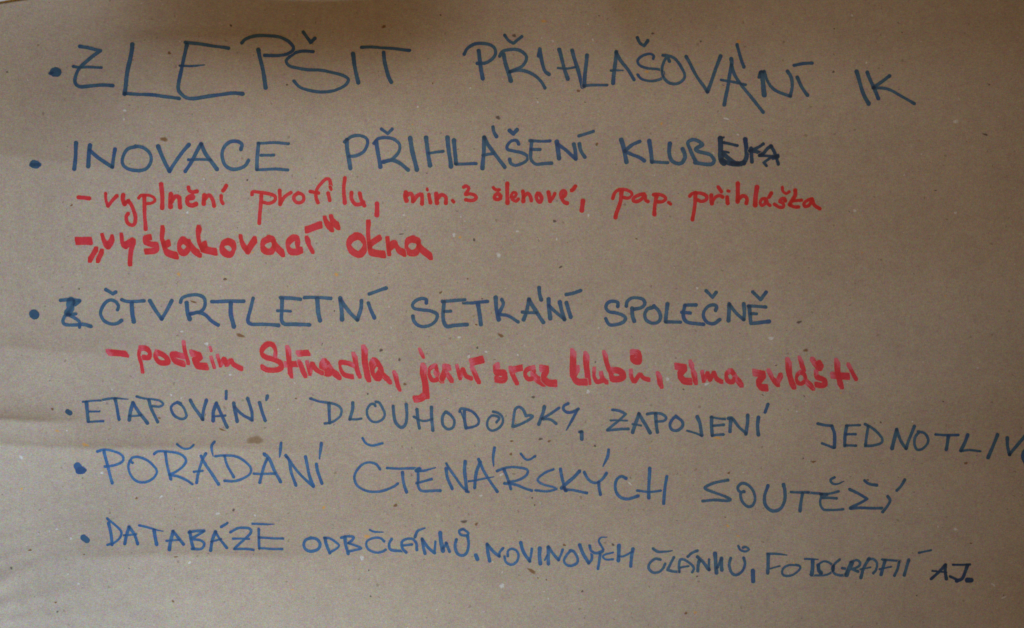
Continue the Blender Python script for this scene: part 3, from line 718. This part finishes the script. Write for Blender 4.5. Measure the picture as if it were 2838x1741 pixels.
T 2355,1222 2340,1330 2332,1422 w33 ; 2225,1208 2330,1210 2430,1213 w26
@2238 1100 4.1067
Ě 310,917 265,945 280,985 330,995 415,960 w25 t1 ; 0,1090 200,1105 355,1078 w26 ; 160,1110 145,1200 170,1270 220,1290 408,1280 w24 ; 180,1150 328,1155 w27 ; 150,1110 220,1115 w34
Ž 650,952 700,990 788,1008 w29 ; 482,1052 580,1105 680,1160* 600,1210 487,1265* w29 ; 490,1270 650,1265 848,1270 w29
Í 915,1132 940,1180 905,1250 855,1310 w28 ; 1108,948 1070,1010 1015,1065 w29
@0 1141 2.464
W b bullet |small blue dot before the word DATABÁZE
• 570,862 592,880 w40
W l word |DATABÁZE
D 732,730 780,770 825,820 820,860 780,895 732,912 w15 ; 742,762 755,830 765,908 w20
A 880,787 865,840 852,903 w20 ; 880,787 915,840 940,903 w19 ; 845,845 930,838 w13
T 950,778 1040,800 1115,818 w15 t1 ; 1050,810 1058,860 1070,908 w22
A 1180,817 1165,880 1157,943 w22 ; 1180,817 1215,860 1253,908 w19 ; 1137,885 1220,875 w13
B 1393,815 1330,818 1288,825 w18 ; 1295,820 1305,880 1320,933 w20 ; 1385,820 1330,855 1300,870 1370,880 1395,905 1370,940 1310,938 w17
Á 1550,762 1510,787 w17 ; 1470,822 1450,880 1437,948 w21 ; 1470,822 1500,870 1548,933 w17 ; 1440,890 1510,872 w13
Z 1572,825 1630,795 1700,800 1710,830 1660,880 1602,935* w17 ; 1600,938 1680,940 1730,945 w15 ; 1590,868 1700,870 w13
E 1724,768 1780,768 1870,770 w15 t1 ; 1765,802 1768,870 1770,935* w17 ; 1770,935 1928,940 w15 ; 1770,862 1933,868 w15
@800 1350 4.1067
W l word |ODBČLÁNKŮ.
O 245,585 190,605 170,660 200,715 260,735 330,710 355,650 320,595 250,580 w33
D 410,582 430,660 470,752 w33 ; 402,580 470,590 540,630 575,665 540,705 470,745 w25
B 597,580 680,560 740,570 720,610 680,640 w29 ; 640,570 650,660 675,757 w35 ; 680,640 760,665 823,700 760,720 680,735 w25
Č 925,487 970,508 1075,518 w22 t1 ; 1085,620 1040,585 970,580 900,610 885,660 910,715 980,745 1050,740 1105,715 w26
L 1170,592 1145,640 1150,700 1190,725 1290,728 w29
Á 1550,470 1470,500 1440,568 w33 t-1 ; 1335,745 1295,700 1290,630 1330,595 1400,590 1450,640 1460,718 w30 ; 1300,665 1400,655 w25
N 1520,592 1530,680 1550,757 w33 ; 1520,600 1590,690 1660,750* w34 ; 1660,750 1665,690 1668,622 w25
K 1725,522 1735,620 1755,727 w44 ; 1755,700 1800,640 w29 ; 1790,640 1830,733 w33
Ů 1975,480 1940,500 1960,545 2020,555 2045,525 1990,480 w26 ; 1910,597 1895,680 1920,760 1980,780 2030,740 2050,650 2035,560 w32
. 2130,777 2146,823 w42
@1300 1380 4.1067
W l word |NOVINOVÝCH
N 208,532 215,620 232,718 w37 ; 210,532 280,620 345,665* w33 ; 345,665 350,620 385,577 w27
O 440,665 440,610 480,580 540,600 565,660 540,730 480,760 420,730 405,670 w27
V 590,512 620,620 690,720* w37 ; 690,720 705,660 712,582 w27
I 805,575 803,660 812,748 w40
N 900,562 900,660 905,750 w38 ; 900,562 960,640 1020,705* w33 ; 1020,705 1045,650 1065,590 w27 ; 860,710 890,650 w20
O 1160,600 1110,650 1080,710 1110,760 1170,775 1230,740 1230,680 1190,610 1150,600 w29
V 1260,537 1300,640 1360,740 w37 ; 1360,742 1395,700 1395,632 w29
Ý 1570,450 1500,450 1475,490 1500,540 1530,590 w24 t-1 ; 1372,547 1390,600 1450,630 1520,610 w31 ; 1495,640 1480,730 1465,808 w29
C 1640,622 1560,640 1520,670 1560,705 1640,700 w21
H 1708,545 1705,630 1698,713 w40 ; 1700,670 1760,665 1860,610 w23 ; 1865,583 1850,680 1840,777 w35
@1750 1381 4.1067
W b word |ČLÁNKŮ,
Č 245,572 300,610 360,612 465,597 w26 t1 ; 330,700 270,690 210,740 195,800 240,845 310,840 360,800 385,750 w27
L 485,672 450,740 410,818* 470,835 540,835 w27
Á 753,597 690,625 640,668 w26 ; 545,838 540,760 560,700 620,710 690,760 710,800 690,843 w26 ; 560,790 650,775 w20
N 775,712 760,770 755,828 w33 ; 752,667 800,710 860,790 885,815* w33 ; 885,815 885,760 885,697 w25
K 950,633 960,740 970,847 w41 ; 975,790 1000,740 1020,690 w29 ; 1025,685 1030,818 w35
Ů 1215,548 1240,590 1300,605 1340,580 1300,555 1270,565 w23 ; 1130,682 1115,760 1140,850 1190,875 1260,830 1295,750 1278,682 w29
, 1385,825 1385,947 w42
W b word |FOTOGRAFIÍ
F 1547,630 1650,635 1770,648 w25 t1 ; 1560,642 1555,750 1550,850 w35 ; 1580,800 1690,775 w15
O 1900,765 1800,760 1730,800 1715,860 1760,885 1840,870 1910,820 1920,780 1870,760 w23
T 1972,690 2050,692 2130,700 w21 t1 ; 2065,712 2060,800 2050,870 w40
@2238 1381 4.1067
O 160,860 115,790 140,740 200,720 270,750 300,800 260,850 180,880 60,880 w22 ; 122,760 130,820 155,850 w40
G 365,702 310,750 280,800 310,860 370,880 430,870 450,810 397,795 w25 ; 300,770 298,815 w32
R 500,740 470,810 445,875 w46 ; 490,730 560,705 600,730 590,770 540,800 510,810 573,835 w26
A 700,692 640,790 610,905 w34 ; 690,697 750,695 790,740 780,810 748,853 w25 ; 602,810 718,785 w17
F 852,700 950,705 1053,715 w23 ; 880,712 860,790 840,870 w33 ; 820,810 952,780 w18
I 1045,722 1025,800 990,883 w27
Í 1155,702 1130,780 1100,877 w31 ; 1267,622 1340,608 1408,592 w19
W n word |AJ.
A 1565,762 1500,840 1407,918 w33 ; 1570,757 1570,830 1583,920 w36 ; 1422,830 1580,840 w21
J 1657,757 1740,757 1848,757 w25 ; 1820,767 1790,850 1760,915 1700,942 w39 ; 1622,890 1700,930 w27
. 1818,935 1862,935 w60
'''
def smooth_path(pts, step):
    """Catmull-Rom through the points; a starred point is a corner"""
    out = []
    seg = [[]]
    for (x, y, c) in pts:
        seg[-1].append((x, y))
        if c: seg.append([(x, y)])
    for s in seg:
        if len(s) < 2: continue
        p = np.array(s, float)
        q = np.vstack([2 * p[0] - p[1], p, 2 * p[-1] - p[-2]])
        for i in range(1, len(q) - 2):
            L = np.linalg.norm(q[i + 1] - q[i]); n = max(2, int(L / step))
            t = np.linspace(0, 1, n, endpoint=False)[:, None]
            p0, p1, p2, p3 = q[i - 1], q[i], q[i + 1], q[i + 2]
            out.append(0.5 * ((2 * p1) + (-p0 + p2) * t + (2 * p0 - 5 * p1 + 4 * p2 - p3) * t ** 2 + (-p0 + 3 * p1 - 3 * p2 + p3) * t ** 3))
        out.append(p[-1:])
    return np.vstack(out)

rnd = np.random.RandomState(21)
def parse():
    words = []; ox = oy = 0.0; sc = 1.0; nib = (0.0, 0.0)
    for ln in STROKES.strip().split('\n'):
        t = ln.split()
        if t[0][0] == '@' and len(t) == 3:
            ox, oy, sc = float(t[0][1:]), float(t[1]), float(t[2])
        elif t[0] == 'N' and len(t) == 3:
            nib = (float(t[1]), float(t[2]))
        elif t[0] == 'W':
            words.append(dict(col=t[1], kind=t[2], text=ln.split('|')[1], letters=[]))
        else:
            strokes = []
            for part in ln[len(t[0]):].split(';'):
                pts = []; w = 30.0; o = nib; tap = 0
                for k in part.split():
                    if k[0] == 'w': w = float(k[1:])
                    elif k[0] == 'o': o = tuple(float(z) for z in k[1:].split(','))
                    elif k[0] == 't': tap = int(k[1:])
                    elif k[0] == 'q': pass
                    else:
                        c = k.endswith('*'); xx, yy = k.rstrip('*').split(',')
                        pts.append((ox + float(xx) / sc, oy + float(yy) / sc, c))
                path = smooth_path(pts, 2.5)
                n = len(path)
                d = np.concatenate([[0], np.cumsum(np.linalg.norm(np.diff(path, axis=0), axis=1))])
                L = d[-1]
                r = np.full(n, w / sc / 2 + {'r': 0.7, 'p': 0.5, 'b': 0.5, 'l': 0.3, 'n': 0.1}[words[-1]['col']])
                # unsteady pressure of the pen
                ph = rnd.uniform(0, 6.28, 3)
                r *= 1 + 0.045 * np.sin(d / 17.0 + ph[0]) + 0.03 * np.sin(d / 7.3 + ph[1])
                path = path + 0.5 * np.stack([np.sin(d / 13.0 + ph[2]), np.cos(d / 11.0 + ph[0])], 1)
                if tap:
                    e = L - d if tap > 0 else d
                    r *= 0.42 + 0.58 * np.clip(e / (0.55 * L + 1e-6), 0, 1) ** 0.8
                e1 = np.exp(-(d / 7.0) ** 2) + np.exp(-((L - d) / 7.0) ** 2)
                if L > 18 and not tap: r *= 1 + 0.10 * e1
                strokes.append((path, r, d, L, (o[0] / sc, o[1] / sc), rnd.uniform(0, 50)))
            words[-1]['letters'].append((t[0], strokes))
    return words

def stroke_field(X, Y, stroke):
    """distance inside (positive) to one pen stroke, run along and across it, closeness to its ends"""
    path, r, d, L, nib, seed = stroke
    has = abs(nib[0]) + abs(nib[1]) > 0.1
    offs = np.linspace(-1, 1, 7) if has else [0.0]
    best = np.full(X.shape, -1e9); run = np.zeros(X.shape); acr = np.zeros(X.shape)
    for o in offs:
        px = path[:, 0] + nib[0] * o; py = path[:, 1] + nib[1] * o
        # segments
        ax, ay = px[:-1], py[:-1]; bx, by = px[1:] - ax, py[1:] - ay
        ll = bx * bx + by * by + 1e-9
        t = np.clip(((X[:, None] - ax) * bx + (Y[:, None] - ay) * by) / ll, 0, 1)
        dx = X[:, None] - ax - t * bx; dy = Y[:, None] - ay - t * by
        rr = r[:-1] * (1 - t) + r[1:] * t
        f = rr - ((dx ** 4 + dy ** 4) ** 0.25 if has else np.sqrt(dx * dx + dy * dy))     # a chisel tip leaves square ends
        k = np.argmax(f, 1); ar = np.arange(len(X))
        fk = f[ar, k]
        crossv = (bx[k] * dy[ar, k] - by[k] * dx[ar, k]) / np.sqrt(ll[k])
        better = fk > best
        best = np.where(better, fk, best)
        run = np.where(better, d[k] + t[ar, k] * (d[k + 1] - d[k]), run)
        acr = np.where(better, crossv + o * math.hypot(*nib), acr)
    ends = np.exp(-(run / 6.0) ** 2) + 0.8 * np.exp(-((L - run) / 7.0) ** 2)
    return best, run, acr, ends

CELL = 1.8
def letter_mesh(name, strokes, others, lift, dry=0.0):
    allp = np.vstack([s[0] for s in strokes])
    mr = max(s[1].max() + math.hypot(*s[4]) for s in strokes) + 4
    x0, y0 = allp.min(0) - mr; x1, y1 = allp.max(0) + mr
    nx = int((x1 - x0) / CELL) + 2; ny = int((y1 - y0) / CELL) + 2
    xs = x0 + CELL * np.arange(nx); ys = y0 + CELL * np.arange(ny)
    X, Y = np.meshgrid(xs, ys, indexing='ij'); X = X.ravel(); Y = Y.ravel()
    F = np.full(X.shape, -1e9)
    for s in strokes:
        lo = s[0].min(0) - (s[1].max() + math.hypot(*s[4]) + 5); hi = s[0].max(0) + (s[1].max() + math.hypot(*s[4]) + 5)
        m = (X > lo[0]) & (X < hi[0]) & (Y > lo[1]) & (Y < hi[1])
        if m.any(): F[m] = np.maximum(F[m], stroke_field(X[m], Y[m], s)[0])
    F = np.maximum(F, -4.0) + 1.0            # the mesh reaches one pixel past the edge so that the ink can bleed out
    Fg = F.reshape(nx, ny); ins = Fg > 0
    vmap = {}; V = []; T = []
    def gv(i, j):
        k = (i, j)
        if k not in vmap: vmap[k] = len(V); V.append((xs[i], ys[j]))
        return vmap[k]
    def ev(p, q):
        k = (p, q) if p < q else (q, p)
        if k not in vmap:
            a, c = Fg[k[0]], Fg[k[1]]; t = a / (a - c)
            vmap[k] = len(V)
            V.append((xs[k[0][0]] * (1 - t) + xs[k[1][0]] * t, ys[k[0][1]] * (1 - t) + ys[k[1][1]] * t))
        return vmap[k]
    cnt = ins[:-1, :-1].astype(int) + ins[1:, :-1] + ins[:-1, 1:] + ins[1:, 1:]
    for i, j in np.argwhere(cnt > 0):
        i = int(i); j = int(j)
        q = [(i, j), (i + 1, j), (i + 1, j + 1), (i, j + 1)]
        if cnt[i, j] == 4:
            T.append(tuple(gv(*p) for p in reversed(q))); continue
        for tri in ((q[0], q[1], q[2]), (q[0], q[2], q[3])):
            poly = []
            for a in range(3):
                p, n = tri[a], tri[(a + 1) % 3]
                if ins[p]: poly.append(gv(*p))
                if ins[p] != ins[n]: poly.append(ev(p, n))
            if len(poly) >= 3: T.append(tuple(reversed(poly)))
    V = np.array(V)
    X, Y = V[:, 0], V[:, 1]
    depth = np.full(len(V), -4.0); run = np.zeros(len(V)); acr = np.zeros(len(V)); ends = np.zeros(len(V)); sd = np.zeros(len(V))
    over = np.zeros(len(V))
    for own, group in ((True, strokes), (False, others)):
        for s in group:
            ext = s[1].max() + math.hypot(*s[4]) + 5
            lo = s[0].min(0) - ext; hi = s[0].max(0) + ext
            m = (X > lo[0]) & (X < hi[0]) & (Y > lo[1]) & (Y < hi[1])
            if not m.any(): continue
            f, ru, ac, en = stroke_field(X[m], Y[m], s)
            over[m] += np.clip((f + 0.6) / 2.2, 0, 1)
            if own:
                b = f > depth[m]
                mi = np.where(m)[0][b]
                depth[mi] = f[b]; run[mi] = ru[b]; acr[mi] = ac[b]; sd[mi] = s[5]
                ends[m] = np.maximum(ends[m], en * (f > -1))
    if dry:                                  # the tired red pen starts its strokes pale and fills in along the way
        dens = 0.62 + 0.22 * np.clip(over - 1, 0, 2) - dry * np.exp(-(run / 14.0) ** 2) - 0.4 * dry * ends
    else:
        dens = 0.38 + 0.42 * np.clip(over - 1, 0, 2) + 0.30 * ends
    me = bpy.data.meshes.new(name)
    W = to_world(X, Y, sheet_h(X, Y), lift)
    me.from_pydata(W.tolist(), [], T)
    add_attr(me, 'sheet_co', 'FLOAT_VECTOR', np.stack([X, Y, 0 * X], 1) / 100.0)
    add_attr(me, 'ink_density', 'FLOAT', dens)
    add_attr(me, 'ink_depth', 'FLOAT', depth)
    add_attr(me, 'ink_run', 'FLOAT_VECTOR', np.stack([run / 45.0, acr / 2.6, sd], 1))
    me.polygons.foreach_set('use_smooth', [True] * len(me.polygons))
    me.update()
    me.normals_split_custom_set_from_vertices(normal_at(X, Y).tolist())
    return me

words = parse()
allst = [(wi, li, s) for wi, w in enumerate(words) for li, (_, ss_) in enumerate(w['letters']) for s in ss_]
PARTNAME = {'word': 'written_word', 'bullet': 'bullet_dot', 'dash': 'dash', 'mark': 'quotation_marks', 'scribble': 'crossed_out_letters'}
nlet = 0
for wi, w in enumerate(words):
    single = len(w['letters']) == 1
    if w['kind'] == 'word':
        lab = "word %s in %s marker" % (w['text'], COLWORD[w['col']])
    else:
        lab = w['text']
    parent = sheet
    if not single:
        wo = bpy.data.objects.new(PARTNAME[w['kind']], None); wo.empty_display_size = 0.01
        allp = np.vstack([s[0] for _, ss_ in w['letters'] for s in ss_])
        link(wo, sheet); wo["label"] = lab
        parent = wo
    for li, (ch, ss_) in enumerate(w['letters']):
        nlet += 1
        lo = np.vstack([s[0] for s in ss_]).min(0) - 25; hi = np.vstack([s[0] for s in ss_]).max(0) + 25
        oth = [s for (a, c, s) in allst if (a, c) != (wi, li) and (s[0][:, 0].max() > lo[0]) and (s[0][:, 0].min() < hi[0]) and (s[0][:, 1].max() > lo[1]) and (s[0][:, 1].min() < hi[1])]
        nm = PARTNAME[w['kind']] if single else ('punctuation_mark' if ch in ".,'" else 'letter')
        me = letter_mesh(nm, ss_, oth, 0.00003 + 0.00001 * (nlet % 3), 0.40 if w['col'] == 'p' else 0.0)
        me.materials.append(INK[w['col']])
        o = link(bpy.data.objects.new(nm, me), parent)
        if single: o["label"] = lab
print("letters", nlet)

# ---------------------------------------------------------------- specks pressed into the paper
DARK = """20,200,4,3,0 795,235,5,3,20 640,71,4,4,0 1425,99,8,5,0 1380,326,9,6,0 1660,44,3,2,40 1809,93,5,4,0 1942,115,4,3,0 2312,80,3,3,0 2310,199,5,4,0 2731,373,9,4,25
685,499,4,4,0 1112,649,9,2,-10 1314,665,5,5,0 1537,613,6,5,0 1554,740,6,4,-30 219,801,3,3,0 1056,971,6,6,0 1107,997,5,5,0 1019,1092,4,3,0 927,862,3,3,0 893,954,6,1.5,-60 1323,964,4,4,0
1478,1101,6,5,-30 2215,893,10,4.5,-28 2151,1013,3,3,0 563,1151,7,5,-20 647,1414,5,5,0 1498,1217,7,5,0 1649,1236,5,4,0 1475,1380,4,3,0 1482,1400,3,3,0 1286,1446,10,6,0 2226,1271,3,3,0 2441,1171,4,3,0
2614,1113,3,3,0 2402,1331,8,4,0 1022,1581,3,3,0 1027,1653,4,3,0 1699,1510,6,4,20 1614,1639,4,4,0 1932,1598,4,3,0 2541,1651,3,3,0 31,1575,5,4,20 159,1696,4,3,0 2593,528,4,2,0 2742,235,3,3,0 2229,1098,4,2,30
1650,1004,3,3,0 1894,1079,3,3,0 1221,42,3,3,0 2010,1434,3,2,0 1183,480,3,2,0 2782,1650,2,2,0 1336,828,3,3,0 2500,90,3,2,0"""
BROWN = """454,386,11.9,8.5,0 1064,74,7,5,0 469,147,6,5,0 1603,252,6,5,0 1199,231,3,3,40 1654,400,5,6,0 624,774,7,4,0 1221,811,6,4,-50 536,837,10,4,20 666,930,14,4,15 1122,1065,7,4,30 1320,900,5,3,0
2233,971,10,4.5,-8 2114,1095,5,2,30 441,1159,5,4,0 615,1191,10,3.5,25 378,1381,4,4,0 1416,1259,6,4,-20 1418,1223,5,4,0 1522,1223,6,4,0 2020,1311,5,4,0 2677,1284,6,5,0 2255,1280,8,4,0 1320,1453,6,5,0 1096,1401,7,6,0
1564,1511,6,4,0 1474,1583,12,5,25 1514,1607,3,3,0 1901,1700,6,4,0 487,1544,7,3,0 479,1667,5,4,0 145,1134,6,4,20 233,1537,4,2,0 154,1670,5,3,0 568,1150,4,3,0 1764,662,4,3,0 2691,1506,4,3,0 83,1525,6,4,0 622,774,3,3,0
1296,773,3,3,0 1880,1190,4,3,0 1491,1602,2,4,-30 1388,930,10,6,20 198,569,6,3,-30 1428,1175,4,3,0 820,1105,4,3,0"""
PALE = """345,306,6,5,0 343,331,4,4,0 1532,114,5,4,20 1643,110,4,4,0 1630,67,3,3,0 1303,244,4,3,0 1158,296,4,4,0 1490,283,4,4,0 2361,43,4,5,0 2401,174,4,3,0 2649,337,9,7,0 2648,590,6,4,0 2369,584,6,5,0 2045,373,6,2.5,20
565,496,3,3,0 519,589,4,5,0 1258,651,6,6,0 1434,641,5,4,0 1543,663,3,5,0 1631,597,4,5,0 1277,601,3,3,0 504,919,5,4,0 572,953,8,5,20 310,1080,3,3,0 474,1095,4,4,0 638,1039,5,4,0 1347,975,5,4,0 1630,1086,7,6,-50
1273,935,6,4,0 1435,984,4,3,0 1299,989,5,6,0 1932,799,5,4,0 2137,938,8,7,0 1958,1065,9,4,-15 1850,1051,7,6,0 2208,1141,4,3,0 282,1311,5,5,0 603,1424,8,4,0 446,1377,8,3,-30 185,1194,3,3,0 771,1135,4,3,0 1389,1316,8,4,-20
1333,1374,5,4,0 1499,1396,3,7,-30 1745,1340,3,9,-55 2529,1169,3,3,0 2549,1410,3,2,0 1003,1547,8,7,30 1391,1624,10,7,-20 2648,1467,6,5,0 2753,1621,9,3,35 2783,1656,10,3,-30 196,1493,4,4,0 157,1467,5,3,0 107,1480,3,2,0
58,1268,7,5,30 525,1560,5,5,0 706,1429,4,4,0 1520,1660,3,3,0 1365,1558,3,3,0 2013,329,10,4,10 2600,1460,3,3,0 1119,596,4,3,0 217,1618,5,3,0 1500,1396,3,4,0 1382,707,8,8,0 2710,1020,4,3,0 2060,1310,4,2,0 1210,1690,3,2,0 1705,1664,3,3,0"""
ORANGE = """1507,59,11,4,-5 1143,345,4,3,0 1833,343,5,5,0 2047,116,9,6,0 495,760,6,6,0 1275,658,6,4,20 932,761,7,6,0 236,1233,11,6,15 158,1194,6,5,0 1989,1214,13,3,10 1802,1242,4,3,0 897,1407,6,6,0 1017,1487,10,6,-10 1927,1698,5,5,0
2017,1458,6,4,0 2046,1486,5,4,0 2494,1724,4,3,0 1793,199,7,4,20 810,1635,6,3,0 60,1355,5,4,0 2330,1090,4,3,0 1190,1270,4,3,0 700,700,5,3,0 1690,1130,4,3,0 2390,700,4,3,0 2620,820,4,3,0 2200,1560,4,3,0"""
STAIN = "707,1220,19,12,-5"
def blob_mesh(name, data, seed, lift):
    rs = np.random.RandomState(seed)
    V = []; Fc = []; dn = []
    for t in data.split():
        cx, cy, a, b, ang = [float(z) for z in t.split(',')]
        if a < 12: a *= 0.78; b *= 0.78
        n = 14; th = math.radians(ang)
        ph = rs.uniform(0, 6.28, 3)
        base0 = len(V)
        V.append((cx, cy)); dn.append(1.0)
        for ringk, (rad, dv) in enumerate(((0.62, 0.95), (1.0, 0.6), (1.35, 0.0))):
            for k in range(n):
                u = 2 * math.pi * k / n
                w = 1 + 0.16 * math.sin(2 * u + ph[0]) + 0.12 * math.sin(3 * u + ph[1]) + 0.09 * math.sin(5 * u + ph[2])
                x = a * rad * w * math.cos(u); y = b * rad * w * math.sin(u)
                V.append((cx + x * math.cos(th) - y * math.sin(th), cy + x * math.sin(th) + y * math.cos(th))); dn.append(dv)
        for k in range(n):
            k2 = (k + 1) % n
            Fc.append((base0, base0 + 1 + k2, base0 + 1 + k))
            for q in range(2):
                p = base0 + 1 + q * n
                Fc.append((p + k, p + k2, p + n + k2, p + n + k))
    V = np.array(V); X, Y = V[:, 0], V[:, 1]
    me = bpy.data.meshes.new(name)
    me.from_pydata(to_world(X, Y, sheet_h(X, Y), lift).tolist(), [], Fc)
    add_attr(me, 'sheet_co', 'FLOAT_VECTOR', np.stack([X, Y, 0 * X], 1) / 100.0)
    add_attr(me, 'ink_density', 'FLOAT', dn)
    me.polygons.foreach_set('use_smooth', [True] * len(me.polygons)); me.update()
    me.normals_split_custom_set_from_vertices(normal_at(X, Y).tolist())
    return me
for nm, data, colr, edge, stuff, lab in (
    ("dark_specks", DARK, (0.12, 0.085, 0.06), 1.15, True, None), ("brown_specks", BROWN, (0.21, 0.105, 0.04), 1.1, True, None),
    ("pale_specks", PALE, (0.60, 0.57, 0.50), 1.35, True, None), ("orange_specks", ORANGE, (0.62, 0.31, 0.07), 1.25, True, None),
    ("stain", STAIN, (0.27, 0.175, 0.095), 1.0, False, "small brown stain above the word POŘÁDÁNÍ")):
    me = blob_mesh(nm, data, len(nm), 0.00002)
    me.materials.append(fleck_mat(nm + "_fibres", colr, edge))
    o = link(bpy.data.objects.new(nm, me), sheet)
    if stuff: o["kind"] = "stuff"
    if lab: o["label"] = lab
